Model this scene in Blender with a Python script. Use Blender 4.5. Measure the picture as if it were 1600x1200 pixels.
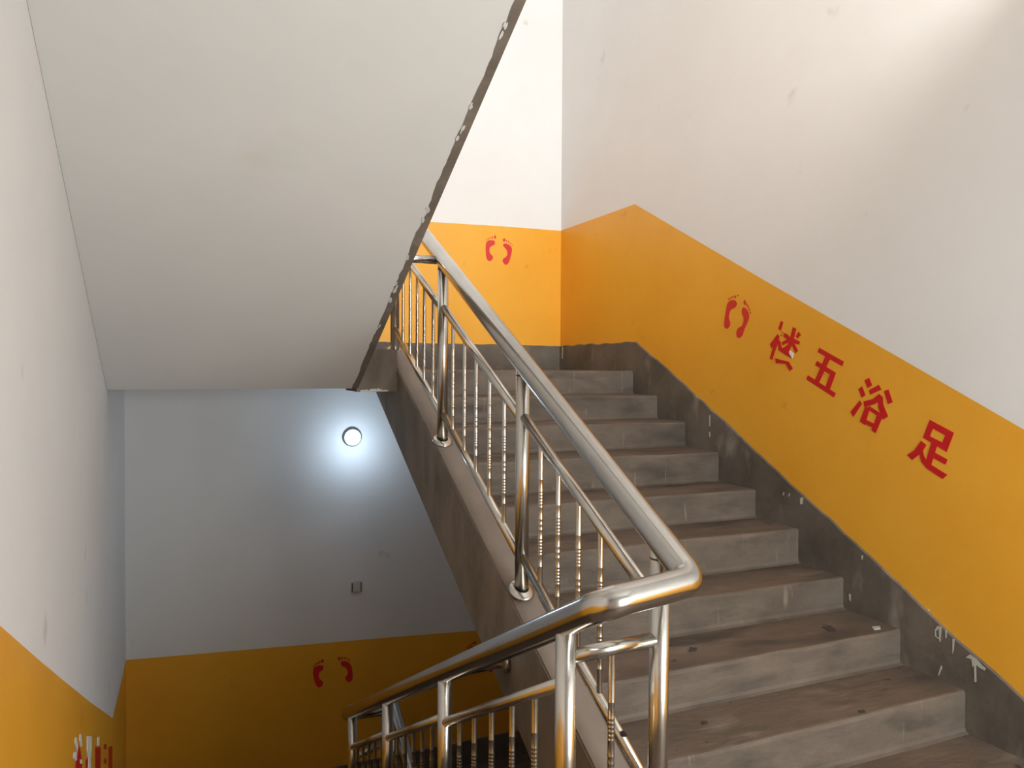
import bpy, bmesh, math, random
from mathutils import Vector, Matrix, noise
random.seed(7)
S = bpy.context.scene
for o in list(bpy.data.objects): bpy.data.objects.remove(o)
# ------------------------------------------------------------ camera, sky, daylight, exposure
cd = bpy.data.cameras.new('camera'); cam = bpy.data.objects.new('camera', cd); S.collection.objects.link(cam)
cd.sensor_width = 36; cd.lens = 36*1188.44/1600; cd.clip_start = .02
r_ = Vector((0.91903125,-0.39413861,0.0060265)); u_ = Vector((0.00347211,0.02338211,0.99972057)); f_ = Vector((0.39416939,0.91875352,-0.02285738))
cam.matrix_world = Matrix(((r_.x,u_.x,-f_.x,0),(r_.y,u_.y,-f_.y,-4.57368),(r_.z,u_.z,-f_.z,0.02539),(0,0,0,1)))
S.camera = cam
S.view_settings.view_transform = 'Standard'; S.view_settings.look = 'None'
S.view_settings.gamma = 1; S.view_settings.use_curve_mapping = False
S.view_settings.exposure = 0.0
W = bpy.data.worlds.new('sky'); S.world = W; W.use_nodes = True
W.node_tree.nodes['Background'].inputs[0].default_value = (.80,.90,1,1)
W.node_tree.nodes['Background'].inputs[1].default_value = 1.0
def daylight(name, loc, rot, sx, sy, power, col):
    l = bpy.data.lights.new(name,'AREA'); l.shape='RECTANGLE'; l.size=sx; l.size_y=sy; l.energy=power; l.color=col
    o = bpy.data.objects.new(name,l); o.location=loc; o.rotation_euler=rot; S.collection.objects.link(o)
PI = math.pi
YN = -5.35                                     # inner face of the wall with the windows behind the camera
daylight('daylight_landing_window', (2.1,YN-.12,-.2), (PI/2,0,0), 1.2, 1.5, 119, (.92,.98,.98))
daylight('daylight_upper_window', (1.6,YN-.12,3.15), (PI/2,0,0), 2.2, 2.5, 250, (.92,.965,.96))
# decal outlines in wall coordinates (metres)
D={'LOU':[[(-1.424,0.276),(-1.443,0.268),(-1.425,0.224),(-1.406,0.235)],[(-1.426,0.221),(-1.443,0.215),(-1.439,0.21)],[(-1.419,0.204),(-1.439,0.201),(-1.432,0.194)],[(-1.402,0.208),(-1.417,0.192),(-1.358,0.132),(-1.345,0.154)],[(-1.388,0.185),(-1.416,0.184),(-1.364,0.07),(-1.344,0.076)],[(-1.513,0.24),(-1.536,0.23),(-1.519,0.172),(-1.49,0.175)],[(-1.449,0.212),(-1.472,0.205),(-1.502,0.179),(-1.488,0.167),(-1.445,0.193)],[(-1.554,0.214),(-1.57,0.197),(-1.547,0.179),(-1.533,0.19)],[(-1.433,0.162),(-1.499,0.189),(-1.564,0.163),(-1.559,0.147),(-1.519,0.156),(-1.496,0.167),(-1.44,0.147)],[(-1.485,0.173),(-1.516,0.164),(-1.491,0.119),(-1.475,0.102),(-1.438,0.128),(-1.479,0.15)],[(-1.505,0.168),(-1.522,0.158),(-1.551,0.118),(-1.533,0.103),(-1.511,0.139)],[(-1.406,0.176),(-1.424,0.169),(-1.433,0.135),(-1.48,0.119),(-1.507,0.077),(-1.466,0.094),(-1.411,0.122)],[(-1.388,0.08),(-1.414,0.073),(-1.487,0.06),(-1.516,0.025),(-1.495,0.011),(-1.464,0.049),(-1.392,0.052)]],'LOUW':[[(-1.494,0.119),(-1.523,0.1),(-1.512,0.077),(-1.489,0.104)]],'WU':[[(-1.693,0.129),(-1.849,0.059),(-1.84,0.036),(-1.683,0.107)],[(-1.621,-0.009),(-1.803,-0.094),(-1.791,-0.115),(-1.61,-0.03)],[(-1.741,0.099),(-1.771,0.085),(-1.693,-0.05),(-1.666,-0.037)],[(-1.68,0.063),(-1.802,0.005),(-1.788,-0.015),(-1.669,0.042)],[(-1.772,0.014),(-1.802,0.005),(-1.763,-0.082),(-1.737,-0.069)]],'YU':[[(-1.971,-0.028),(-1.998,-0.016),(-2.015,-0.051),(-1.988,-0.064)],[(-1.937,-0.071),(-1.959,-0.056),(-1.978,-0.097),(-1.957,-0.11)],[(-1.946,-0.122),(-1.96,-0.138),(-1.91,-0.204),(-1.893,-0.18)],[(-1.997,-0.074),(-2.052,-0.047),(-2.066,-0.068),(-2.005,-0.094)],[(-2.08,-0.075),(-2.104,-0.067),(-2.127,-0.123),(-2.101,-0.133)],[(-1.968,-0.127),(-2.019,-0.114),(-2.055,-0.088),(-2.075,-0.103),(-2.069,-0.116),(-2.025,-0.138),(-1.974,-0.152)],[(-2.048,-0.117),(-2.074,-0.103),(-2.078,-0.137),(-2.104,-0.188),(-2.077,-0.205),(-2.051,-0.152)],[(-1.978,-0.149),(-2.005,-0.156),(-1.978,-0.236),(-1.949,-0.222)],[(-1.998,-0.145),(-2.075,-0.181),(-2.063,-0.198),(-1.996,-0.163)],[(-2.047,-0.183),(-2.074,-0.193),(-2.039,-0.269),(-2.015,-0.257)],[(-1.975,-0.207),(-2.033,-0.227),(-2.026,-0.246),(-1.973,-0.229)]],'ZU':[[(-2.312,-0.189),(-2.424,-0.235),(-2.411,-0.26),(-2.322,-0.223)],[(-2.312,-0.189),(-2.334,-0.21),(-2.312,-0.264),(-2.281,-0.268)],[(-2.281,-0.268),(-2.291,-0.25),(-2.383,-0.284),(-2.393,-0.318)],[(-2.391,-0.238),(-2.424,-0.235),(-2.393,-0.318),(-2.369,-0.286)],[(-2.323,-0.282),(-2.35,-0.293),(-2.323,-0.38),(-2.297,-0.368)],[(-2.341,-0.326),(-2.398,-0.349),(-2.389,-0.371),(-2.334,-0.35)],[(-2.273,-0.282),(-2.299,-0.298),(-2.276,-0.334),(-2.23,-0.37),(-2.205,-0.351),(-2.241,-0.327)],[(-2.262,-0.323),(-2.282,-0.321),(-2.288,-0.345),(-2.3,-0.364),(-2.321,-0.378),(-2.398,-0.412),(-2.377,-0.432),(-2.301,-0.397),(-2.275,-0.371)]],'F1L':[[(2.246,1.041),(2.269,1.045),(2.293,1.044),(2.303,1.033),(2.303,1.021),(2.295,1.008),(2.272,0.997),(2.259,0.985),(2.254,0.966),(2.258,0.942),(2.266,0.931),(2.281,0.92),(2.286,0.905),(2.278,0.887),(2.26,0.874),(2.244,0.877),(2.231,0.893),(2.224,0.931),(2.221,0.976),(2.224,1.009),(2.231,1.028)],[(2.311,1.072),(2.309,1.062),(2.303,1.058),(2.296,1.061),(2.294,1.071),(2.296,1.081),(2.302,1.086),(2.309,1.082)],[(2.284,1.067),(2.283,1.061),(2.278,1.059),(2.274,1.061),(2.272,1.066),(2.274,1.073),(2.278,1.075),(2.282,1.073)],[(2.264,1.06),(2.262,1.056),(2.259,1.054),(2.255,1.055),(2.254,1.06),(2.255,1.065),(2.259,1.067),(2.262,1.065)],[(2.247,1.053),(2.246,1.049),(2.243,1.047),(2.239,1.048),(2.238,1.052),(2.239,1.056),(2.243,1.058),(2.246,1.056)],[(2.231,1.043),(2.23,1.04),(2.227,1.039),(2.224,1.04),(2.223,1.043),(2.224,1.046),(2.227,1.047),(2.23,1.046)]],'F1R':[[(2.376,1.02),(2.393,1.027),(2.416,1.022),(2.436,1.013),(2.449,0.997),(2.453,0.976),(2.446,0.939),(2.433,0.896),(2.423,0.871),(2.404,0.853),(2.387,0.858),(2.372,0.874),(2.371,0.892),(2.38,0.907),(2.393,0.912),(2.408,0.928),(2.413,0.949),(2.406,0.973),(2.393,0.988),(2.378,1.002),(2.373,1.012)],[(2.395,1.054),(2.391,1.044),(2.383,1.039),(2.374,1.043),(2.371,1.052),(2.374,1.063),(2.383,1.068),(2.391,1.064)],[(2.41,1.049),(2.408,1.044),(2.405,1.042),(2.401,1.043),(2.4,1.048),(2.401,1.054),(2.405,1.056),(2.408,1.054)],[(2.427,1.041),(2.425,1.036),(2.422,1.034),(2.418,1.036),(2.416,1.041),(2.418,1.046),(2.422,1.048),(2.425,1.046)],[(2.444,1.029),(2.442,1.024),(2.439,1.022),(2.436,1.024),(2.434,1.028),(2.436,1.033),(2.439,1.035),(2.442,1.033)],[(2.457,1.016),(2.456,1.013),(2.453,1.012),(2.451,1.013),(2.449,1.016),(2.45,1.019),(2.453,1.02),(2.456,1.019)]],'F2L':[[(-0.996,0.406),(-1.017,0.416),(-1.042,0.417),(-1.061,0.411),(-1.072,0.398),(-1.068,0.381),(-1.052,0.37),(-1.027,0.366),(-1.012,0.355),(-1.004,0.333),(-1.004,0.314),(-1.013,0.296),(-1.017,0.28),(-1.008,0.263),(-0.989,0.253),(-0.969,0.26),(-0.961,0.274),(-0.962,0.296),(-0.968,0.324),(-0.978,0.365),(-0.986,0.393)],[(-1.008,0.425),(-1.006,0.42),(-1.002,0.419),(-0.998,0.421),(-0.997,0.425),(-0.998,0.43),(-1.002,0.431),(-1.006,0.429)],[(-1.025,0.43),(-1.024,0.427),(-1.02,0.426),(-1.017,0.427),(-1.015,0.431),(-1.017,0.434),(-1.02,0.436),(-1.024,0.434)],[(-1.042,0.434),(-1.04,0.43),(-1.037,0.429),(-1.034,0.431),(-1.032,0.435),(-1.034,0.439),(-1.037,0.441),(-1.04,0.439)],[(-1.064,0.433),(-1.062,0.427),(-1.058,0.425),(-1.054,0.428),(-1.052,0.434),(-1.054,0.44),(-1.058,0.443),(-1.062,0.44)],[(-1.086,0.439),(-1.084,0.436),(-1.08,0.435),(-1.076,0.437),(-1.075,0.44),(-1.076,0.443),(-1.08,0.444),(-1.084,0.442)]],'F2R':[[(-1.118,0.362),(-1.13,0.369),(-1.142,0.365),(-1.158,0.354),(-1.172,0.334),(-1.178,0.315),(-1.173,0.296),(-1.159,0.273),(-1.144,0.252),(-1.132,0.231),(-1.123,0.209),(-1.104,0.198),(-1.086,0.197),(-1.074,0.206),(-1.07,0.225),(-1.075,0.244),(-1.091,0.255),(-1.111,0.261),(-1.125,0.274),(-1.131,0.293),(-1.131,0.312),(-1.118,0.332),(-1.114,0.348)],[(-1.148,0.395),(-1.146,0.385),(-1.139,0.381),(-1.131,0.386),(-1.128,0.396),(-1.131,0.406),(-1.138,0.409),(-1.145,0.405)],[(-1.162,0.381),(-1.16,0.376),(-1.156,0.374),(-1.152,0.377),(-1.15,0.382),(-1.152,0.388),(-1.156,0.39),(-1.16,0.387)],[(-1.174,0.369),(-1.172,0.364),(-1.169,0.362),(-1.165,0.365),(-1.164,0.369),(-1.165,0.374),(-1.169,0.375),(-1.172,0.373)],[(-1.184,0.353),(-1.183,0.349),(-1.179,0.347),(-1.175,0.349),(-1.174,0.353),(-1.175,0.357),(-1.179,0.359),(-1.182,0.357)],[(-1.19,0.335),(-1.189,0.331),(-1.186,0.329),(-1.183,0.331),(-1.182,0.336),(-1.183,0.34),(-1.186,0.342),(-1.189,0.34)]],'F3L':[[(0.868,-2.221),(0.905,-2.209),(0.94,-2.218),(0.936,-2.25),(0.909,-2.264),(0.903,-2.294),(0.914,-2.318),(0.936,-2.34),(0.933,-2.367),(0.909,-2.381),(0.887,-2.364),(0.871,-2.316),(0.861,-2.261)],[(0.942,-2.184),(0.939,-2.193),(0.931,-2.196),(0.924,-2.191),(0.921,-2.181),(0.924,-2.172),(0.931,-2.169),(0.939,-2.174)],[(0.921,-2.188),(0.918,-2.195),(0.913,-2.196),(0.909,-2.193),(0.906,-2.186),(0.909,-2.18),(0.913,-2.178),(0.918,-2.182)],[(0.905,-2.195),(0.903,-2.201),(0.898,-2.202),(0.893,-2.199),(0.891,-2.193),(0.893,-2.188),(0.898,-2.186),(0.903,-2.189)],[(0.888,-2.202),(0.886,-2.206),(0.882,-2.208),(0.878,-2.205),(0.876,-2.2),(0.878,-2.195),(0.882,-2.194),(0.886,-2.196)],[(0.871,-2.211),(0.87,-2.216),(0.866,-2.217),(0.862,-2.215),(0.861,-2.209),(0.862,-2.204),(0.866,-2.203),(0.87,-2.206)]],'F3R':[[(1.065,-2.21),(1.096,-2.205),(1.132,-2.225),(1.15,-2.259),(1.158,-2.316),(1.155,-2.361),(1.132,-2.376),(1.105,-2.358),(1.103,-2.33),(1.119,-2.314),(1.119,-2.282),(1.101,-2.256),(1.074,-2.243)],[(1.066,-2.185),(1.063,-2.195),(1.056,-2.198),(1.048,-2.192),(1.045,-2.182),(1.048,-2.173),(1.056,-2.17),(1.063,-2.175)],[(1.083,-2.183),(1.081,-2.189),(1.076,-2.191),(1.071,-2.187),(1.069,-2.181),(1.071,-2.176),(1.076,-2.174),(1.081,-2.177)],[(1.102,-2.185),(1.1,-2.19),(1.095,-2.192),(1.09,-2.189),(1.088,-2.183),(1.09,-2.178),(1.095,-2.177),(1.1,-2.18)],[(1.12,-2.193),(1.119,-2.197),(1.114,-2.199),(1.11,-2.196),(1.108,-2.191),(1.11,-2.186),(1.114,-2.184),(1.119,-2.187)],[(1.138,-2.204),(1.136,-2.209),(1.131,-2.211),(1.127,-2.208),(1.125,-2.202),(1.127,-2.197),(1.131,-2.196),(1.136,-2.199)]],'LW':[[(-1.398,-1.35),(-1.369,-1.361),(-1.346,-1.393),(-1.32,-1.416),(-1.342,-1.433),(-1.371,-1.403),(-1.409,-1.366)],[(-1.266,-1.396),(-1.234,-1.412),(-1.204,-1.47),(-1.243,-1.457),(-1.278,-1.416)],[(-1.434,-1.387),(-1.368,-1.418),(-1.363,-1.45),(-1.413,-1.429),(-1.45,-1.4)],[(-1.271,-1.492),(-1.218,-1.52),(-1.208,-1.539),(-1.262,-1.513)],[(-1.04,-1.507),(-0.887,-1.576),(-0.889,-1.607),(-1.041,-1.536)],[(-1.041,-1.536),(-0.997,-1.557),(-0.999,-1.589),(-1.043,-1.568)],[(-0.941,-1.583),(-0.889,-1.607),(-0.902,-1.635),(-0.943,-1.616)],[(-1.043,-1.568),(-0.902,-1.635),(-0.919,-1.652),(-1.02,-1.604)],[(-1.008,-1.609),(-0.945,-1.64),(-0.916,-1.7),(-0.929,-1.737),(-1.013,-1.695),(-0.997,-1.639)],[(-0.647,-1.689),(-0.576,-1.721),(-0.587,-1.757),(-0.649,-1.728)]],'LR':[[(-1.299,-1.42),(-1.238,-1.477),(-1.218,-1.517),(-1.271,-1.492),(-1.262,-1.514),(-1.203,-1.544),(-1.2,-1.6),(-1.387,-1.506),(-1.384,-1.451),(-1.343,-1.449)],[(-1.088,-1.583),(-1.015,-1.606),(-1.02,-1.691),(-1.085,-1.658)],[(-0.738,-1.693),(-0.508,-1.801),(-0.517,-1.945),(-0.746,-1.83)],[(-0.355,-1.858),(-0.228,-1.917),(-0.23,-1.942),(-0.356,-1.882)],[(-0.359,-1.928),(-0.233,-1.989),(-0.234,-2.014),(-0.361,-1.952)],[(-0.114,-1.985),(0.094,-2.074),(0.082,-2.248),(-0.124,-2.144)]],'DRIP':[[(-2.374,-1.049),(-2.394,-1.047),(-2.39,-1.111),(-2.385,-1.111),(-2.381,-1.059),(-2.368,-1.073),(-2.371,-1.094),(-2.386,-1.098),(-2.381,-1.102),(-2.364,-1.095),(-2.363,-1.071)],[(-2.41,-1.053),(-2.418,-1.053),(-2.417,-1.086),(-2.412,-1.086)],[(-2.443,-1.079),(-2.453,-1.079),(-2.45,-1.124),(-2.444,-1.141),(-2.444,-1.111)],[(-2.52,-1.118),(-2.546,-1.125),(-2.573,-1.144),(-2.586,-1.148),(-2.583,-1.159),(-2.563,-1.157),(-2.546,-1.15),(-2.549,-1.216),(-2.541,-1.223),(-2.538,-1.156),(-2.532,-1.165),(-2.526,-1.135),(-2.502,-1.136)],[(-2.394,-1.209),(-2.401,-1.213),(-2.386,-1.254),(-2.382,-1.253)],[(-1.912,-1.043),(-1.924,-1.042),(-1.923,-1.073),(-1.915,-1.071)]],'DRIP2':[[(-1.602,-0.631),(-1.615,-0.634),(-1.61,-0.667),(-1.594,-0.669),(-1.592,-0.644)],[(-1.981,-0.844),(-1.992,-0.84),(-1.988,-0.86),(-1.982,-0.863)],[(-1.474,-0.626),(-1.481,-0.626),(-1.476,-0.643),(-1.47,-0.642)],[(-1.515,-0.626),(-1.522,-0.627),(-1.515,-0.642),(-1.509,-0.642)]],'DRIP3':[[(1.235,0.201),(1.198,0.2),(1.202,0.108),(1.231,0.13)],[(1.186,0.194),(1.162,0.194),(1.166,0.021),(1.196,0.043)],[(1.103,0.193),(1.079,0.192),(1.087,0.096),(1.106,0.096)],[(-0.849,-0.26),(-0.861,-0.259),(-0.86,-0.325),(-0.851,-0.325)],[(-0.851,-0.36),(-0.863,-0.359),(-0.861,-0.39),(-0.852,-0.387)]]}
STAIN=[([(2.588,-2.042),(2.635,-2.043),(2.62,-2.09),(2.592,-2.114),(2.572,-2.097)],-1.1215,'hole'),
([(2.339,-2.47),(2.364,-2.475),(2.353,-2.493),(2.329,-2.489)],-1.2725,'hole'),
([(2.795,-2.126),(2.836,-2.134),(2.811,-2.159),(2.778,-2.155)],-1.1215,'drip'),
([(1.73,-2.319),(1.753,-2.318),(1.745,-2.336),(1.722,-2.337)],-1.2725,'hole'),
([(1.895,-2.023),(1.919,-2.041),(1.897,-2.062),(1.86,-2.062)],-1.1215,'hole')]
# ------------------------------------------------------------ materials
def mat(name, col, rough=.8, metal=0, emit=None, es=0, var=None, scale=3, bump=0, bscale=60, detail=6, spec=.5, stretch=(1,1,1), spots=None, streak=None):
    m = bpy.data.materials.new(name); m.use_nodes = True; nt = m.node_tree; N = nt.nodes; L = nt.links
    b = N['Principled BSDF']; b.inputs['Roughness'].default_value = rough; b.inputs['Metallic'].default_value = metal
    b.inputs['Specular IOR Level'].default_value = spec
    b.inputs['Base Color'].default_value = (*col,1)
    tc = N.new('ShaderNodeTexCoord'); mp = N.new('ShaderNodeMapping'); mp.inputs['Scale'].default_value = stretch
    L.new(tc.outputs['Object'], mp.inputs['Vector'])
    out = None
    if var:
        n = N.new('ShaderNodeTexNoise'); n.inputs['Scale'].default_value = scale; n.inputs['Detail'].default_value = detail; n.inputs['Roughness'].default_value=.62
        L.new(mp.outputs[0], n.inputs['Vector'])
        r = N.new('ShaderNodeValToRGB'); r.color_ramp.elements[0].position = .32; r.color_ramp.elements[1].position = .68
        r.color_ramp.elements[0].color = (*var,1); r.color_ramp.elements[1].color = (*col,1)
        L.new(n.outputs['Fac'], r.inputs[0]); out = r.outputs[0]
    for sp in (spots or []):
        scol, ssc, lo, hi, st = sp
        n2 = N.new('ShaderNodeTexNoise'); n2.inputs['Scale'].default_value = ssc; n2.inputs['Detail'].default_value = 3
        m2 = N.new('ShaderNodeMapping'); m2.inputs['Scale'].default_value = st; m2.inputs['Location'].default_value=(ssc,1.3*ssc,.7)
        L.new(tc.outputs['Object'], m2.inputs['Vector']); L.new(m2.outputs[0], n2.inputs['Vector'])
        r2 = N.new('ShaderNodeValToRGB'); r2.color_ramp.elements[0].position = lo; r2.color_ramp.elements[1].position = hi
        r2.color_ramp.elements[0].color=(0,0,0,1); r2.color_ramp.elements[1].color=(1,1,1,1)
        L.new(n2.outputs['Fac'], r2.inputs[0])
        mx = N.new('ShaderNodeMix'); mx.data_type='RGBA'
        L.new(r2.outputs[0], mx.inputs['Factor'])
        if out: L.new(out, mx.inputs['A'])
        else: mx.inputs['A'].default_value = (*col,1)
        mx.inputs['B'].default_value = (*scol,1); out = mx.outputs['Result']
    if out: L.new(out, b.inputs['Base Color'])
    if bump:
        n3 = N.new('ShaderNodeTexNoise'); n3.inputs['Scale'].default_value = bscale; n3.inputs['Detail'].default_value = 5
        L.new(mp.outputs[0], n3.inputs['Vector'])
        bp = N.new('ShaderNodeBump'); bp.inputs['Strength'].default_value = bump; bp.inputs['Distance'].default_value = .01
        L.new(n3.outputs['Fac'], bp.inputs['Height']); L.new(bp.outputs[0], b.inputs['Normal'])
    if emit:
        b.inputs['Emission Color'].default_value = (*emit,1); b.inputs['Emission Strength'].default_value = es
    return m
M = {}
M['white'] = mat('white_wall_paint',(.82,.795,.78),.75,var=(.78,.752,.735),scale=1.1,bump=.05,bscale=9,detail=4,spots=[((.60,.56,.52),4.5,.70,.82,(1,1,1))])
M['soffit'] = mat('soffit_paint',(.83,.815,.79),.8,var=(.79,.775,.75),scale=1.3,bump=.04,bscale=7,detail=4,spots=[((.74,.70,.62),2.2,.66,.9,(1,1,1))])
M['yellow'] = mat('yellow_dado_paint',(.87,.425,.038),.42,var=(.82,.37,.026),scale=1.6,bump=.05,bscale=8,detail=5,spec=.4,spots=[((.55,.26,.05),5,.70,.84,(1,1,1)),((.85,.75,.55),26,.80,.82,(1,1,1))])
M['skirt'] = mat('dark_cement_skirting',(.172,.141,.113),.72,var=(.088,.072,.057),scale=3.2,bump=.35,bscale=24,spots=[((.30,.26,.22),7,.60,.8,(1,1,.5))])
M['riser'] = mat('grey_cement_riser',(.168,.130,.101),.75,var=(.092,.071,.055),scale=4,bump=.35,bscale=30,stretch=(.7,1,1.6),spots=[((.060,.049,.040),3.2,.56,.74,(.8,1,2.6)),((.24,.20,.162),9,.66,.82,(3,3,.5))])
M['tread'] = mat('worn_brown_cement_tread',(.158,.109,.078),.7,var=(.088,.062,.046),scale=3.4,bump=.3,bscale=30,stretch=(.7,1.8,1),spots=[((.060,.046,.036),3.0,.54,.72,(.7,2.4,1)),((.050,.036,.028),14,.69,.72,(1,1,1)),((.23,.175,.135),5,.60,.78,(.6,1.5,1))])
M['curb'] = mat('smooth_cement_curb',(.245,.195,.162),.65,var=(.19,.148,.12),scale=2.5,bump=.12,bscale=25)
M['side'] = mat('rough_cement_side',(.27,.222,.178),.85,var=(.150,.120,.094),scale=4.5,bump=.5,bscale=18,stretch=(1,1.2,.6),spots=[((.32,.27,.22),3,.58,.8,(1,1,.5))])
M['raw'] = mat('raw_slab_edge',(.20,.168,.140),.85,var=(.125,.100,.08),scale=6,bump=.5,bscale=25)
M['steel'] = mat('polished_stainless_steel',(.62,.60,.575),.19,1,bump=.02,bscale=14,var=(.54,.52,.49),scale=5)
M['steel2'] = mat('brushed_stainless_steel',(.66,.635,.59),.24,1,bump=.03,bscale=40,var=(.58,.55,.50),scale=9)
M['weld'] = mat('weld_seam',(.16,.12,.09),.6,1)
M['hole'] = mat('dark_hole_disc',(.012,.008,.006),.9)
M['red'] = mat('red_vinyl',(.62,.012,.014),.4,var=(.56,.010,.012),scale=12,spec=.4)
M['footred'] = mat('red_foot_vinyl',(.66,.022,.026),.4)
M['paper'] = mat('white_backing',(.78,.76,.72),.7)
M['drip'] = mat('white_paint_drip',(.50,.49,.43),.5)
M['plastic'] = mat('ivory_plastic',(.62,.60,.54),.35)
M['grey'] = mat('grey_plastic',(.16,.15,.13),.5)
M['lamp'] = mat('lit_lamp_dome',(.9,.95,1),.3,emit=(.86,.95,1),es=2.2)
M['lampring'] = mat('lamp_base_plastic',(.16,.19,.20),.4)
M['stain'] = mat('dark_tread_stain',(.045,.033,.025),.85)
M['frame'] = mat('white_window_frame',(.7,.7,.7),.4)
# ------------------------------------------------------------ helpers
def obj(name, bm, m, parent=None, smooth=False):
    bmesh.ops.recalc_face_normals(bm, faces=bm.faces)
    me = bpy.data.meshes.new(name); bm.to_mesh(me); bm.free()
    for x in (m if isinstance(m,(list,tuple)) else [m]): me.materials.append(x)
    o = bpy.data.objects.new(name, me); S.collection.objects.link(o)
    if smooth:
        for p in me.polygons: p.use_smooth = True
    if parent: o.parent = parent; o.matrix_parent_inverse = parent.matrix_world.inverted()
    return o
def tag(o, label=None, cat=None, group=None, kind=None):
    if label: o['label']=label
    if cat: o['category']=cat
    if group: o['group']=group
    if kind: o['kind']=kind
    return o
def empty(name, loc, label, cat, group=None):
    o = bpy.data.objects.new(name, None); o.location = loc; S.collection.objects.link(o)
    bpy.context.view_layer.update()
    return tag(o,label,cat,group)
def box(bm, a, b, mi=0):
    x0,y0,z0 = a; x1,y1,z1 = b
    v = [bm.verts.new(p) for p in ((x0,y0,z0),(x1,y0,z0),(x1,y1,z0),(x0,y1,z0),(x0,y0,z1),(x1,y0,z1),(x1,y1,z1),(x0,y1,z1))]
    for f in ((0,3,2,1),(4,5,6,7),(0,1,5,4),(1,2,6,5),(2,3,7,6),(3,0,4,7)):
        bm.faces.new([v[i] for i in f]).material_index = mi
def prism(bm, prof, x0, x1, mi=0, ax=0):
    """closed profile [(y,z)] extruded along x"""
    a=[bm.verts.new((x0,p[0],p[1])) for p in prof]; b=[bm.verts.new((x1,p[0],p[1])) for p in prof]
    n=len(prof)
    for F in (a[::-1], b): bm.faces.new(F).material_index=mi
    for i in range(n): bm.faces.new((a[i],a[(i+1)%n],b[(i+1)%n],b[i])).material_index=mi
def fillet(pts, r, n=8):
    out=[Vector(pts[0])]
    for i in range(1,len(pts)-1):
        p=Vector(pts[i]); a=(Vector(pts[i-1])-p); b=(Vector(pts[i+1])-p)
        la,lb=a.length,b.length; a.normalize(); b.normalize()
        ang=a.angle(b); t=min(r/math.tan(ang/2), la*.45, lb*.45)
        p0=p+a*t; p1=p+b*t
        for k in range(n+1):
            s=k/n; out.append((1-s)**2*p0+2*s*(1-s)*p+s*s*p1)
    out.append(Vector(pts[-1])); return out
def tube(bm, pts, r, n=20, cap=True, mi=0):
    pts=[Vector(p) for p in pts]; rings=[]; up=None
    for i,p in enumerate(pts):
        d=(pts[min(i+1,len(pts)-1)]-pts[max(i-1,0)]).normalized()
        if up is None:
            up=Vector((0,0,1)) if abs(d.z)<.9 else Vector((0,1,0))
        s=d.cross(up).normalized(); up=s.cross(d).normalized()
        rr=r[i] if isinstance(r,(list,tuple)) else r
        rings.append([bm.verts.new(p+(s*math.cos(t)+up*math.sin(t))*rr) for t in [2*PI*k/n for k in range(n)]])
    for a,b in zip(rings,rings[1:]):
        for k in range(n): bm.faces.new((a[k],a[(k+1)%n],b[(k+1)%n],b[k])).material_index=mi
    if cap:
        bm.faces.new(rings[0][::-1]).material_index=mi; bm.faces.new(rings[-1]).material_index=mi
def interp(pl, y):
    if y<=pl[0][0]: return pl[0][1]
    for (a,za),(b,zb) in zip(pl,pl[1:]):
        if y<=b: return za+(zb-za)*(y-a)/(b-a)
    return pl[-1][1]
def ramp(pts, dz): return [(y,z+dz) for y,z in pts]
# ------------------------------------------------------------ main dimensions (metres)
RZ=.16; T=.3133; m_=RZ/T; XL=-.38; XR=2.90; YE=1.16; H=3.2; YR=-9*T; YL=.184-9*T; Y0=.184
XP=1.18; XPI=1.30; XE=.934
ZB,ZT=-4.9,5.0
# ------------------------------------------------------------ walls painted in bands
def banded_wall(name, axis, v, out, u0, u1, lines, mats, label=None):
    """lines: bottom to top polylines z(u); band i lies between line i and i+1. Behind the face the wall has its thickness."""
    us=sorted({round(u,4) for l in lines for u,_ in l if u0<=u<=u1}|{u0,u1})
    bm=bmesh.new()
    P=lambda u,z,d=0: (v+d,u,z) if axis==0 else (u,v+d,z)
    for i in range(len(lines)-1):
        for a,b in zip(us,us[1:]):
            q=[P(a,interp(lines[i],a)),P(b,interp(lines[i],b)),P(b,interp(lines[i+1],b)),P(a,interp(lines[i+1],a))]
            bm.faces.new([bm.verts.new(p) for p in q]).material_index=mats[i]
    bmesh.ops.remove_doubles(bm,verts=bm.verts,dist=1e-5)
    t=out*.14; z0=lines[0][0][1]; z1=lines[-1][0][1]
    c=[P(u0,z0),P(u1,z0),P(u1,z1),P(u0,z1)]; d=[P(u0,z0,t),P(u1,z0,t),P(u1,z1,t),P(u0,z1,t)]
    cv=[bm.verts.new(p) for p in c]; dv=[bm.verts.new(p) for p in d]
    for i in range(4): bm.faces.new((cv[i],cv[(i+1)%4],dv[(i+1)%4],dv[i]))
    bm.faces.new(dv)
    o=obj(name,bm,[M['white'],M['yellow']]); tag(o,kind='structure'); return o
YF=-5.35
R_top=[(YF,-.43),(-3.13,-.43),(-2.706,-.2),(-2.139,.084),(-1.322,.490),(.019,1.17),(YE,1.17)]
R_bot=[(YF,-1.6),(-2.9,-1.6),(-2.82,-1.30),(0,.15),(YE,.15)]
Rl=[[(YF,ZB),(YE,ZB)]]; mm=[]
for dz in (-H,0,H):
    Rl += [ramp(R_bot,dz),ramp(R_top,dz)] if dz<H else [ramp(R_bot,dz)]
    mm += [0,1]
Rl=Rl[:-1]+[[(YF,ZT),(YE,ZT)]]; mm=[0,1,0,1,0]
banded_wall('wall_right',0,XR,1,YF,YE,Rl,mm)
L_top=[(YF,-.43),(-2.83,-.43),(-2.593,-.554),(-2.127,-.797),(-1.654,-1.04),(-.934,-1.406),(.137,-1.939),(.777,-1.975),(YE,-1.990)]
L_bot=[(YF,-1.45),(-2.64,-1.45),(.184,-3.0),(YE,-3.0)]
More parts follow.
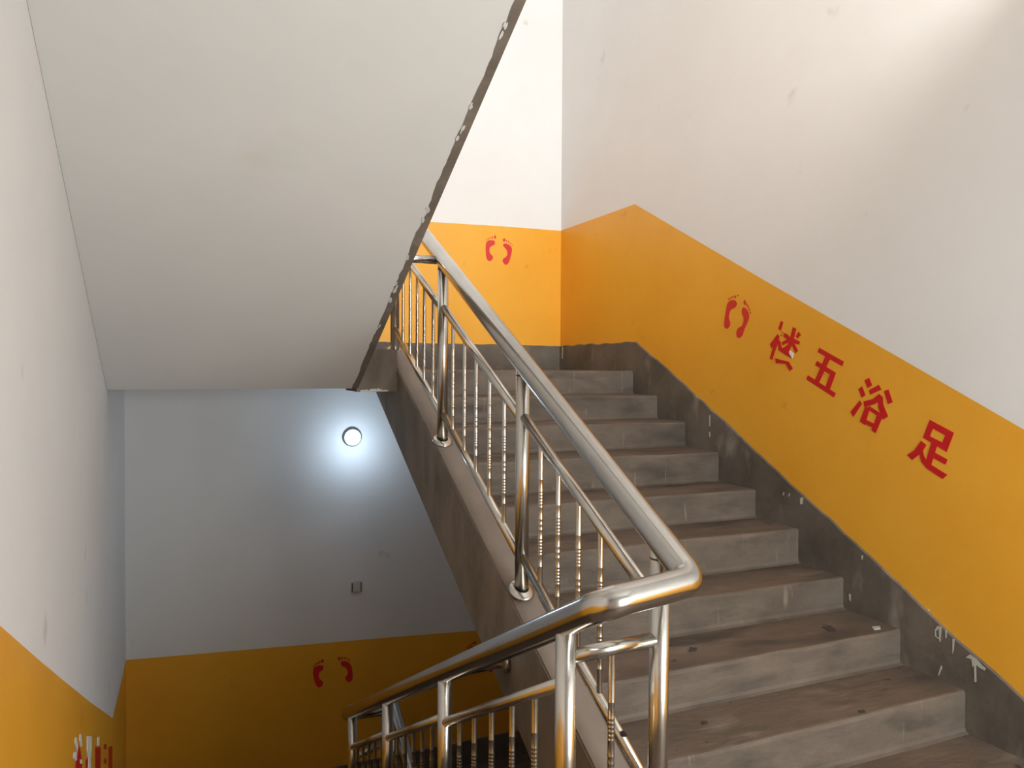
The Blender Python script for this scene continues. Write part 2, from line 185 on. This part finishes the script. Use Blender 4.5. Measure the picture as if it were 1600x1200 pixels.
L_top2=[(YF,2.77),(-2.83,2.77),(.14,1.2),(YE,1.2)]; L_bot2=[(YF,1.75),(-2.64,1.75),(.184,.2),(YE,.2)]
banded_wall('wall_left',0,XL,-1,YF,YE,[[(YF,ZB),(YE,ZB)],L_bot,L_top,L_bot2,L_top2,[(YF,ZT),(YE,ZT)]],[0,1,0,1,0])
B_top=[(XL,-1.982),(.46,-2.025),(1.398,-2.072),(2.107,-2.112),(XR,-2.15)]
banded_wall('wall_far',1,YE,1,XL,XR,[[(XL,ZB),(XR,ZB)],[(XL,-3.0),(XR,-3.0)],B_top,[(XL,.2),(XR,.2)],[(XL,1.11),(1.782,1.151),(2.339,1.163),(XR,1.168)],[(XL,ZT),(XR,ZT)]],[0,1,0,1,0])
# near wall with two window openings, behind the camera
bm=bmesh.new()
wins=[(1.5,2.7,-.95,.55),(.5,2.7,1.9,4.4)]
z_=ZB
for WX0,WX1,a,b in wins:
    box(bm,(XL,YF-.14,z_),(XR,YF,a)); box(bm,(XL,YF-.14,a),(WX0,YF,b)); box(bm,(WX1,YF-.14,a),(XR,YF,b)); z_=b
box(bm,(XL,YF-.14,z_),(XR,YF,ZT))
tag(obj('wall_near',bm,M['white']),kind='structure')
for i,(WX0,WX1,a,b) in enumerate(wins):
    bm=bmesh.new(); y0,y1=YF-.09,YF-.04
    box(bm,(WX0,y0,a),(WX0+.05,y1,b)); box(bm,(WX1-.05,y0,a),(WX1,y1,b)); box(bm,(WX0+.05,y0,a),(WX1-.05,y1,a+.05)); box(bm,(WX0+.05,y0,b-.05),(WX1-.05,y1,b))
    xm=(WX0+WX1)/2; box(bm,(xm-.02,y0,a+.05),(xm+.02,y1,b-.05))
    tag(obj('window_%d'%(i+1),bm,M['frame']),kind='structure')
bm=bmesh.new(); box(bm,(XL,YF,ZT-.15),(XR,YE,ZT)); tag(obj('ceiling',bm,M['soffit']),kind='structure')
bm=bmesh.new(); box(bm,(XL,YF,ZB),(XR,YE,ZB+.1)); tag(obj('floor',bm,M['skirt']),kind='structure')
# landings
def landing(name, y0, y1, z, front=None):
    bm=bmesh.new(); box(bm,(XL,y0,z-.106),(XP,y1,z),0); box(bm,(XP,.016,z-.106),(XR,y1,z),0)
    for f in bm.faces:
        if abs(f.calc_center_median().z-(z-.106))<1e-4: f.material_index=1
        elif abs(f.calc_center_median().z-z)<1e-4: f.material_index=2
    tag(obj(name,bm,[M['side'],M['soffit'],M['tread']]),kind='structure')
landing('floor_landing',-.045,YE,0); landing('floor_landing',-.045,YE,-H)
for z in (-1.6,1.6):
    bm=bmesh.new(); prism(bm,[(YF,z-.106),(YL,z-.106),(YL,z),(YF,z)],XL,.98); prism(bm,[(YF,z-.106),(YR,z-.106),(YR,z),(YF,z)],.98,XR)
    for f in bm.faces:
        c=f.calc_center_median()
        f.material_index = 1 if abs(c.z-z+.106)<1e-4 else (2 if abs(c.z-z)<1e-4 else 0)
    tag(obj('floor_half_landing',bm,[M['side'],M['soffit'],M['tread']]),kind='structure')
# curb across the well at the landing edges
for z,xa in ((0,XE),(-H,.98)):
    bm=bmesh.new(); prism(bm,[(-.052,z-.13),(.28,z-.13),(.28,z+.125),(-.05,z+.125)],xa,XP)
    tr=tag(obj('trim_1' if z==0 else 'trim_2',bm,M['side']),kind='structure')
    if z==0:      # white paint smeared along the lower edge of the curb
        bm=bmesh.new(); lo=[];hi=[]
        for i in range(25):
            x=.955+.17*i/24; lo.append(bm.verts.new((x,-.0535,-.129))); hi.append(bm.verts.new((x,-.0535,-.112+.014*noise.noise(Vector((x*70,1,1)))-.010*abs(i-12)/12)))
        for i in range(24): bm.faces.new((lo[i],lo[i+1],hi[i+1],hi[i]))
        obj('paint_smear',bm,M['paper'],tr)
# cement skirtings
def skirting(name, axis, v, d, u0, u1, lo, hi, jag=0):
    us=sorted({u for l in (lo,hi) for u,_ in l if u0<=u<=u1}|{u0,u1}); 
    if jag: 
        n=int((u1-u0)/.045); us=sorted(set(us)|{u0+(u1-u0)*k/n for k in range(1,n)})
    bm=bmesh.new(); rows=[]
    for u in us:
        a,b=interp(lo,u),interp(hi,u)
        if jag: b+=jag*noise.noise(Vector((u*9,v,1.7)))
        P=lambda z,w:(v+w,u,z) if axis==0 else (u,v+w,z)
        rows.append([bm.verts.new(P(a,0)),bm.verts.new(P(a,d)),bm.verts.new(P(b-.004,d)),bm.verts.new(P(b,0))])
    for p,q in zip(rows,rows[1:]):
        for k in range(4): bm.faces.new((p[k],p[(k+1)%4],q[(k+1)%4],q[k]))
    bm.faces.new(rows[0]); bm.faces.new(rows[-1][::-1])
    return tag(obj(name,bm,M['skirt']),kind='structure')
sk_hi=[(YF,-1.40),(-3.09,-1.40),(-2.735,-1.215),(-2.286,-.989),(-2.03,-.838),(-1.508,-.571),(-1.147,-.376),(-.642,-.109),(-.017,.209),(YE,.202)]
sk_lo=[(YF,-1.6),(-3.0,-1.6),(-2.6,-1.62),(0,-.22),(.2,-.02),(YE,-.02)]
base_r=skirting('baseboard_right',0,XR,-.012,YF,YE-.0121,sk_lo,sk_hi,.012)
skirting('baseboard_right',0,XR,-.012,YF,YE-.0121,ramp(sk_lo,-H),ramp(sk_hi,-H))
skirting('baseboard_far',1,YE,-.012,XL,XR,[(XL,-.02),(XR,-.02)],[(XL,.205),(XR,.203)],.008)
skirting('baseboard_far',1,YE,-.012,XL,XR,[(XL,-3.22),(XR,-3.22)],[(XL,-3.0),(XR,-3.0)])
for dz in (0,H):
    skirting('baseboard_left',0,XL,.012,YF,YE-.0121,ramp([(YF,-1.62),(YL-.1,-1.62),(Y0,-3.2),(YE,-3.22)],dz),ramp([(YF,-1.42),(YL-.05,-1.42),(.137,-3.0),(YE,-3.0)],dz),.01)
# ------------------------------------------------------------ stair flights
NOSE={0:(.0,.0),1:(-.300,-.160),2:(-.613,-.314),3:(-.942,-.468),4:(-1.262,-.643),5:(-1.584,-.796),6:(-1.878,-.972),7:(-2.196,-1.122),8:(-2.504,-1.273),9:(-2.82,-1.44)}
def step_mesh(x0,x1,yf,yb,zt,zb,sgn,seed):
    """one cement step: rounded worn nosing, small cove at the foot; sgn=1 riser faces -y"""
    r=.014; prof=[]
    prof.append((yb,zb-.05)); prof.append((yb,zt))
    prof += [(yf+sgn*(r*(1-math.sin(t))),zt-r*(1-math.cos(t))) for t in (0,PI/6,PI/3,PI/2)]
    prof += [(yf+sgn*.001,zt-.06),(yf,zt-.10),(yf,zb+.02),(yf-sgn*.006,zb+.007),(yf-sgn*.02,zb+.0012),(yf+sgn*.004,zb-.05)]
    n=26; bm=bmesh.new(); rows=[]
    for i in range(n+1):
        x=x0+(x1-x0)*i/n; row=[]
        for j,(y,z) in enumerate(prof):
            w=0
            if 1<j<6: w=.004*noise.noise(Vector((x*3.1,seed*5.3,j*.15)))+.0022*noise.noise(Vector((x*11,seed*5.3,.4)))
            elif 6<=j<=9: w=.003*noise.noise(Vector((x*2.3,seed*3.3,j*.5)))
            row.append(bm.verts.new((x,y+(w*.8 if 5<=j<=9 else 0)*sgn,z+(w if j<6 else 0))))
        rows.append(row)
    k=len(prof)
    for a,b in zip(rows,rows[1:]):
        for j in range(k):
            f=bm.faces.new((a[j],a[(j+1)%k],b[(j+1)%k],b[j])); f.material_index=1 if j in (1,2) else 0
    bm.faces.new(rows[0]); bm.faces.new(rows[-1])
    return bm
def paint_coat(bm, zf, y0, y1, x0, xj, seed, ragged=.006):
    n=110; pa=[];pb=[]
    for i in range(n+1):
        y=y0+(y1-y0)*i/n; e=xj+ragged*1.6*noise.noise(Vector((y*6,seed,0)))+ragged*noise.noise(Vector((y*25,seed,3)))
        z=zf(y)-.002; pa.append(bm.verts.new((x0,y,z))); pb.append(bm.verts.new((e,y,z)))
    top=[bm.verts.new((v.co.x,v.co.y,v.co.z+.0018)) for v in pb]
    for i in range(n):
        bm.faces.new((pa[i],pa[i+1],pb[i+1],pb[i])); bm.faces.new((pb[i],pb[i+1],top[i+1],top[i]))
def flight(kind, dz, label, xs=None, edge=.98, detailed=False):
    t=empty('staircase_flight',((XP if kind=='R' else XL),0,dz),label,'staircase')
    if kind=='R':
        x0,x1=XP,XR; nz=lambda y:m_*y+dz; sg=1; ya,yb=YR,0.0; px0,px1=XP,XPI; sx0,sx1=XPI-.002,XR
        for k in range(10):
            yf,zt=NOSE[k]; ybk=(NOSE[k-1][0] if k else .02)+.006
            zn=NOSE[k+1][1] if k<9 else -1.6
            obj('step',step_mesh(sx0,sx1-.001,yf,ybk,zt+dz,zn+dz,1,k+dz),[M['riser'],M['tread']],t,False)
        und=lambda y:dz-.4095+m_*y
        ylo,yhi=YR-.02,-.045
        c_top=[(YR-.04,dz+.035+m_*(YR-.04)),(.20,dz+.137),(.28,dz+.137)]
        prof=[(YR-.10,und(YR-.10)),(.57,und(.57)),(.57,dz-.03),(.28,dz-.03),(.28,dz+.137),(.20,dz+.137),(YR-.04,dz+.035+m_*(YR-.04)),(YR-.10,dz-1.6)]
    else:
        x0,x1=XL,edge; sg=-1; nz0=RZ+m_*Y0
        for k in range(10):       # riser k rises from z=k*RZ, tread at (k+1)*RZ, going towards -y
            yf=Y0-k*T; ybk=(Y0-(k+1)*T-.006) if k<9 else YL-.02
            obj('step',step_mesh(XL+.001,edge-.12,yf,ybk,dz+(k+1)*RZ,dz+k*RZ,-1,k+dz+20),[M['riser'],M['tread']],t,False)
        px0,px1=edge-.122,edge
        und=lambda y:dz-.156-m_*y
        prof=[(YL-.10,und(YL-.10)),(-.097,und(-.097)),(.28,und(-.097)),(.28,dz+.137),(.20,dz+.137),(YL-.0,dz+nz0+.035-m_*YL),(YL-.10,dz+1.6+.035),(YL-.10,dz+1.55)]
    bm=bmesh.new(); prism(bm,prof,px0,px1)
    for f in bm.faces:
        f.normal_update()
        n=f.normal
    bmesh.ops.recalc_face_normals(bm,faces=bm.faces)
    for f in bm.faces: f.material_index = 1 if f.normal.z>.3 else 0
    es=[e for e in bm.edges if abs(e.verts[0].co.x-e.verts[1].co.x)<1e-5 and all(abs(v.co.z-(nz(v.co.y) if kind=='R' else v.co.z))<.2 for v in e.verts) and any(f.material_index==1 for f in e.link_faces)]
    bmesh.ops.bevel(bm,geom=es,offset=.006,segments=2,affect='EDGES',clamp_overlap=True)
    obj('curb',bm,[M['side'],M['curb']],t)
    # waist slab under the steps
    bm=bmesh.new()
    if kind=='R':
        p=[(YR-.10,und(YR-.10)),(.57,und(.57)),(.57,dz-.04),(.02,dz-.17),(YR-.05,dz-1.6-.17),(YR-.10,dz-1.6-.17)]
        prism(bm,p,XPI,XR)
    else:
        p=[(YL-.10,und(YL-.10)),(-.097,und(-.097)),(Y0+.02,und(-.097)),(Y0-.0,dz-.01),(YL-.0,dz+1.6-RZ-.02),(YL-.1,dz+1.6-RZ-.02)]
        prism(bm,p,XL,edge-.122)
    obj('waist_slab',bm,M['raw'],t)
    bm=bmesh.new()
    if kind=='R': paint_coat(bm,und,YR-.09,-.05,XP+.035,XR,dz+2)
    if kind=='R': 
        bm.free(); bm=bmesh.new(); n=60
        # coat runs from the wall to a ragged line near the open edge
        pa=[];pb=[]
        for i in range(n+1):
            y=YR-.09+(.56-YR+.09)*i/n; e=XP+.035+.007*noise.noise(Vector((y*9,dz,2)))
            pa.append(bm.verts.new((XR-.001,y,und(y)-.002))); pb.append(bm.verts.new((e,y,und(y)-.002)))
        for i in range(n): bm.faces.new((pa[i],pa[i+1],pb[i+1],pb[i]))
        obj('soffit_paint',bm,M['soffit'],t)
    else:
        paint_coat(bm,und,YL-.09,-.098,XL+.001,edge-.037,dz+5)
        # end of the coat: a strip turned round onto the landing underside
        obj('soffit_paint',bm,M['soffit'],t)
    return t,und
t_main,_=flight('R',0,'grey cement stair flight climbing along the right wall to the upper landing')
t_up,und_up=flight('L',0,'white painted underside of the stair flight overhead on the left',edge=XE)
flight('L',-H,'cement stair flight going down along the left wall to the lower landing')
flight('R',-H,'lowest cement stair flight going down under the right hand stairs')
# flaking chips of paint along the edge of the overhead soffit
bm=bmesh.new(); random.seed(3)
for y in (-.98,-1.06,-1.10,-1.55,-1.60,-1.98,-2.02,-2.10,-2.37,-2.42,-1.30,-.75):
    for k in range(2):
        yy=y+random.uniform(-.02,.02); x=XE-.033+random.uniform(-.004,.006); a=random.uniform(.004,.010); b=random.uniform(.010,.022)
        q=[(x+a*math.cos(s)*random.uniform(.6,1.1),yy+b*math.sin(s)*random.uniform(.6,1.1)) for s in [PI/3*i for i in range(6)]]
        v=[bm.verts.new((u,w,und_up(w)-.004-.002*k)) for u,w in q]; bm.faces.new(v)
tag(obj('paint_flake',bm,M['paper'],t_up),kind='stuff')
# ------------------------------------------------------------ stainless railing
def rail_line(a,b): return lambda y: a+b*y
def post(t, x, y, z0, z1, r=.028, flange=True):
    bm=bmesh.new(); tube(bm,[(x,y,z0),(x,y,z1)],r,28); p=obj('post',bm,M['steel2'],t,True)
    shade(p)
    if flange:
        bm=bmesh.new(); s=m_*(1 if x>1.1 else -1)
        R=.052; n=28; prev=None; rings=[]
        for rr,h in ((R,0),(R,.006),(R*.85,.012),(r+.002,.016)):
            rings.append([bm.verts.new((x+rr*math.cos(2*PI*k/n),y+rr*math.sin(2*PI*k/n),z0+.003+h+s*rr*math.sin(2*PI*k/n))) for k in range(n)])
        for a,b in zip(rings,rings[1:]):
            for k in range(n): bm.faces.new((a[k],a[(k+1)%n],b[(k+1)%n],b[k]))
        bm.faces.new(rings[0][::-1]); obj('base_flange',bm,M['steel2'],p,True)
    return p
def shade(o):
    for p in o.data.polygons: p.use_smooth = len(p.vertices)==4
BAL={}
def baluster(t, x, y, z0, z1):
    """thin tube with embossed rings over its middle third"""
    key=round(z1-z0,2)
    if key not in BAL:
        L=z1-z0; r=.0095; c=L*.45; h=.165
        prof=[(0,r)]; z=c-h
        def grp(zs):
            for q in zs: prof.extend([(q-.004,r),(q-.0015,r*1.09),(q+.0015,r*1.09),(q+.004,r)])
        grp([c-.16]); grp([c-.115+.012*i for i in range(6)]); grp([c-.02+.02*i for i in range(3)]); grp([c+.065+.012*i for i in range(6)]); grp([c+.17])
        prof.append((L,r)); n=10; bm=bmesh.new(); rings=[]
        for q,rr in prof: rings.append([bm.verts.new((rr*math.cos(2*PI*k/n),rr*math.sin(2*PI*k/n),q)) for k in range(n)])
        for a,b in zip(rings,rings[1:]):
            for k in range(n): bm.faces.new((a[k],a[(k+1)%n],b[(k+1)%n],b[k])).smooth=True
        me=bpy.data.meshes.new('baluster'); bm.to_mesh(me); bm.free(); me.materials.append(M['steel2']); BAL[key]=me
    o=bpy.data.objects.new('baluster',BAL[key]); S.collection.objects.link(o)
    o.location=(x,y,z0); o.scale=(1,1,(z1-z0)/key); 
    o.parent=t; o.matrix_parent_inverse=t.matrix_world.inverted()
def seg(t,name,p,q,r,mm='steel2',label=None):
    bm=bmesh.new(); tube(bm,[p,q],r,20); o=obj(name,bm,M[mm],t); shade(o)
    if label: o['label']=label
    return o
XA,XB=1.23,.927
hR=lambda y:.9915+.5245*y; mR=lambda y:.713+.49*y; bR=lambda y:.160+.493*y; cR=lambda y:.020+.4925*y
hL=lambda y:-2.070-.515*y; mL=lambda y:-2.280-.522*y; bL=lambda y:-2.775-.5150*y; cL=lambda y:-2.946-.511*y+.035
PR=[.198,-.790,-1.815,-2.775]; PL=[-2.787,-1.765,-.855,.02]
BR=[[0,-.162,-.313,-.455,-.623],[-.956,-1.129,-1.288,-1.457,-1.626],[-1.987,-2.134,-2.29,-2.44]]
BLs=[[-2.594,-2.43,-2.259,-2.095,-1.94],[-1.599,-1.462,-1.323,-1.184,-1.045],[-.722,-.577,-.432,-.284,-.133]]
def railing(dz,label,left=True):
    t=empty('stair_railing',(XA,-1.3,dz-.6),label,'railing')
    D=lambda x,y,z:(x,y,z+dz)
    pts=[D(XA,.27,hR(.27))]
    pts=[D(XB+.02,.25,1.10),D(XA,.25,hR(.25)),D(XA,-2.925,-.538)]
    if left: pts+=[D(XB,-2.985,-.548),D(XB,.21,hL(.21)),D(XA-.02,.22,-2.192)]
    bm=bmesh.new(); tube(bm,fillet(pts,.055,10),.040,32); hr=obj('handrail',bm,M['steel'],t); shade(hr)
    for i,y in enumerate(PR): post(t,XA,y,cR(y)+dz if i<3 else -1.6+dz,hR(y)-.02+dz)
    for i in range(3):
        a,b=PR[i],PR[i+1]
        seg(t,'mid_rail',D(XA,a-.02,mR(a)),D(XA,b+.02,mR(b)),.019)
        br=seg(t,'bottom_rail',D(XA,a-.02,bR(a)),D(XA,b+.02,bR(b)),.018)
        for y in BR[i]: baluster(t,XA,y,bR(y)+dz+.01,mR(y)+dz-.01)
        if i==2 and left:
            # dark disc on the rail paints the shaded inside of a missing baluster's hole
            y=-2.584; bm=bmesh.new(); n=16; sl=.493; L=math.hypot(1,sl); tv=Vector((0,1/L,sl/L)); nv=Vector((0,-sl/L,1/L)); 
            c=Vector((XA,y,bR(y)+dz)); vs=[]
            for k in range(n):
                a_=2*PI*k/n; u=.0115*math.cos(a_); w=.0105*math.sin(a_); x_=w
                vs.append(bm.verts.new(c+tv*u+Vector((x_,0,0))+nv*(math.sqrt(.0184**2-x_*x_)+.0003)))
            cc=bm.verts.new(c+nv*.0186)
            for k in range(n): bm.faces.new((vs[k],vs[(k+1)%n],cc))
            tag(obj('hole',bm,M['hole'],br),'dark disc painted for the hole left by a missing baluster')
    if left:
        for i,y in enumerate(PL): post(t,XB,y,(cL(y) if i else -1.565)+dz,hL(y)-.02+dz)
        for i in range(3):
            a,b=PL[i],PL[i+1]
            seg(t,'mid_rail',D(XB,a+.02,mL(a)),D(XB,b-.02,mL(b)),.019)
            seg(t,'bottom_rail',D(XB,a+.02,bL(a)),D(XB,b-.02,bL(b)),.018)
            for y in BLs[i]: baluster(t,XB,y,bL(y)+dz+.01,mL(y)+dz-.01)
        seg(t,'cross_rail',D(XB+.02,-2.787,-.747),D(XA-.02,-2.775,-.742),.020)
        seg(t,'cross_rail',D(XB+.02,-2.787,-1.32),D(XA-.02,-2.775,-1.32),.020)
        baluster(t,1.072,-2.781,-1.32+dz,-.75+dz)
        seg(t,'cross_rail',D(XB+.02,.03,-2.37),D(XA-.02,.19,-2.39),.018)
        # horizontal braces from the handrail to the concrete
        for p,q in (((XB,-1.77,-1.172),(XP-.002,-1.789,-1.156)),((XA,-.765,.578),(XE+.002,-.79,.574))):
            b_=seg(t,'brace_tube',D(*p),D(*q),.022,'steel')
            d=(Vector(q)-Vector(p)).normalized()
            bm=bmesh.new(); a0=Vector(D(*q)); tube(bm,[a0-d*.018,a0-d*.012,a0],[.026,.042,.044],24); f=obj('wall_flange',bm,M['steel2'],b_); shade(f)
    # thin dark weld seams where posts meet the handrail
    for y in PR[1:]:
        bm=bmesh.new(); tube(bm,[D(XA,y,hR(y)-.050),D(XA,y,hR(y)-.046)],.0288,20); obj('weld_seam',bm,M['weld'],t)
    return t
railing(0,'polished stainless steel stair railing bending from the right hand flight down the left hand flight')
railing(-H-.08,'stainless steel railing on the lower flight, seen through the near railing balusters',left=False)
# ------------------------------------------------------------ vinyl stickers and lettering on the walls
def decal(name, polys, ax, v, n, m, label, cat, group=None, parent=None, base=0):
    """thin vinyl cut-outs lying on a wall plane; n = direction out of the wall"""
    bm=bmesh.new()
    for i,P in enumerate(polys):
        h0=.0004; h=.0014+.00012*(i+base)
        mk=lambda p,h:(v+n*h,p[0],p[1]) if ax==0 else (p[0],v+n*h,p[1])
        a=[bm.verts.new(mk(p,h)) for p in P]; b=[bm.verts.new(mk(p,h0)) for p in P]
        bm.faces.new(a); k=len(P)
        for j in range(k): bm.faces.new((a[j],a[(j+1)%k],b[(j+1)%k],b[j]))
    bm.normal_update()
    bmesh.ops.triangulate(bm,faces=[f for f in bm.faces if len(f.verts)>4])
    o=obj(name,bm,m,parent)
    if label: tag(o,label,cat,group)
    return o
def shift(P,dx,dz): return [[(a+dx,b+dz) for a,b in q] for q in P]
G1='red characters along the right wall'
o=decal('wall_character',D['LOU'],0,XR,-1,M['red'],'red character 楼 with torn strokes, uppermost on the yellow right wall','lettering',G1)
decal('torn_corner',D['LOUW'],0,XR,-1,M['paper'],None,None,parent=o,base=16)['label']='white torn patch'
decal('wall_character',D['WU'],0,XR,-1,M['red'],'red character 五 on the yellow right wall, below the torn 楼','lettering',G1)
decal('wall_character',D['YU'],0,XR,-1,M['red'],'red character 浴 with water strokes on the yellow right wall','lettering',G1)
decal('wall_character',D['ZU'],0,XR,-1,M['red'],'largest and lowest red character 足 on the yellow right wall','lettering',G1)
G2='red footprint stickers'
decal('footprint_sticker',D['F1L'],1,YE,-1,M['footred'],'left footprint of the red pair on the far wall above the upper landing','sticker',G2)
decal('footprint_sticker',D['F1R'],1,YE,-1,M['footred'],'right footprint of the red pair on the far wall above the upper landing','sticker',G2)
decal('footprint_sticker',D['F2L'],0,XR,-1,M['footred'],'left footprint of the red pair above the lettering on the right wall','sticker',G2)
decal('footprint_sticker',D['F2R'],0,XR,-1,M['footred'],'right footprint of the red pair, next to the character 楼 on the right wall','sticker',G2)
decal('footprint_sticker',D['F3L'],1,YE,-1,M['footred'],'left footprint of the dark red pair on the lower far wall','sticker',G2)
decal('footprint_sticker',D['F3R'],1,YE,-1,M['footred'],'right footprint of the dark red pair on the lower far wall','sticker',G2)
decal('footprint_sticker',shift(D['F3L'],1.217,-.030),1,YE,-1,M['footred'],'red footprint on the lower far wall half hidden behind the sloping handrail','sticker',G2)
decal('footprint_sticker',shift(D['F3R'],1.155,-.100),1,YE,-1,M['footred'],'red footprint on the lower far wall beside the edge of the cement stairs','sticker',G2)
o=empty('wall_lettering',(XL,-1.0,-2.2),'red characters with white torn edges low on the yellow left wall','lettering')
for i,P in enumerate(D['LR']): decal('red_stroke',[P],0,XL,1,M['red'],None,None,parent=o,base=i)
for i,P in enumerate(D['LW']): decal('torn_backing',[P],0,XL,1,M['paper'],None,None,parent=o,base=8+i)['label']='white torn backing paper'
# drips of white paint on the cement skirting of the right wall
for P in D['DRIP']+D['DRIP2']+D['DRIP3']:
    decal('paint_drip',[P],0,XR-.0122,-1,M['drip'],None,None,parent=base_r)
# dark stains and a crumb of plaster lying on two of the near treads
for P,z,mm in STAIN:
    bm=bmesh.new(); a=[bm.verts.new((x,y,z+.003)) for x,y in P]; b=[bm.verts.new((x,y,z-.004)) for x,y in P]
    bm.faces.new(a); [bm.faces.new((a[i],a[(i+1)%len(P)],b[(i+1)%len(P)],b[i])) for i in range(len(P))]
    obj('stain' if mm=='hole' else 'plaster_chip',bm,M['stain' if mm=='hole' else 'drip'],t_main)
# ------------------------------------------------------------ lamp and switch on the lower far wall
LX,LZ=1.150,-.513
t=empty('wall_lamp',(LX,YE,LZ),'round lit lamp glowing cool white on the lower far wall','lamp')
def disc(prof,n=40):
    bm=bmesh.new(); rings=[[bm.verts.new((LX+r*math.cos(2*PI*k/n),YE-d,LZ+r*math.sin(2*PI*k/n))) for k in range(n)] for r,d in prof]
    for a,b in zip(rings,rings[1:]):
        for k in range(n): bm.faces.new((a[k],a[(k+1)%n],b[(k+1)%n],b[k]))
    bm.faces.new(rings[-1]); return bm
obj('lamp_base',disc([(.070,0),(.070,.018),(.066,.024),(.058,.024)]),M['lampring'],t,True)
obj('lamp_dome',disc([(.060,.020),(.060,.034),(.055,.050),(.042,.062),(.022,.069),(.006,.071)]),M['lamp'],t,True)
ld=bpy.data.lights.new('lamp_halo_helper','POINT'); ld.energy=4.6; ld.color=(.60,.80,1); ld.shadow_soft_size=.0
lo=bpy.data.objects.new('lamp_halo_helper',ld); S.collection.objects.link(lo); lo.location=(LX,YE-.27,LZ-.06)  # unseen point light floating off the dome, added to widen its halo
SX,SZ=1.185,-1.653
t=empty('light_switch',(SX,YE,SZ),'small square light switch on the white lower far wall below the lamp','switch')
bm=bmesh.new(); box(bm,(SX-.044,YE-.009,SZ-.044),(SX+.044,YE,SZ+.044)); bmesh.ops.bevel(bm,geom=bm.edges[:],offset=.003,segments=2,affect='EDGES'); obj('plate',bm,M['plastic'],t)
bm=bmesh.new(); box(bm,(SX-.026,YE-.013,SZ-.030),(SX+.026,YE-.008,SZ+.030)); bmesh.ops.bevel(bm,geom=bm.edges[:],offset=.002,segments=2,affect='EDGES'); obj('rocker',bm,M['plastic'],t)
for s in (-1,1):
    bm=bmesh.new(); box(bm,(SX+s*.033-.005,YE-.0105,SZ-.034),(SX+s*.033+.005,YE-.0085,SZ+.034)); tag(obj('side_strip',bm,M['grey'],t),'dark grey strip')
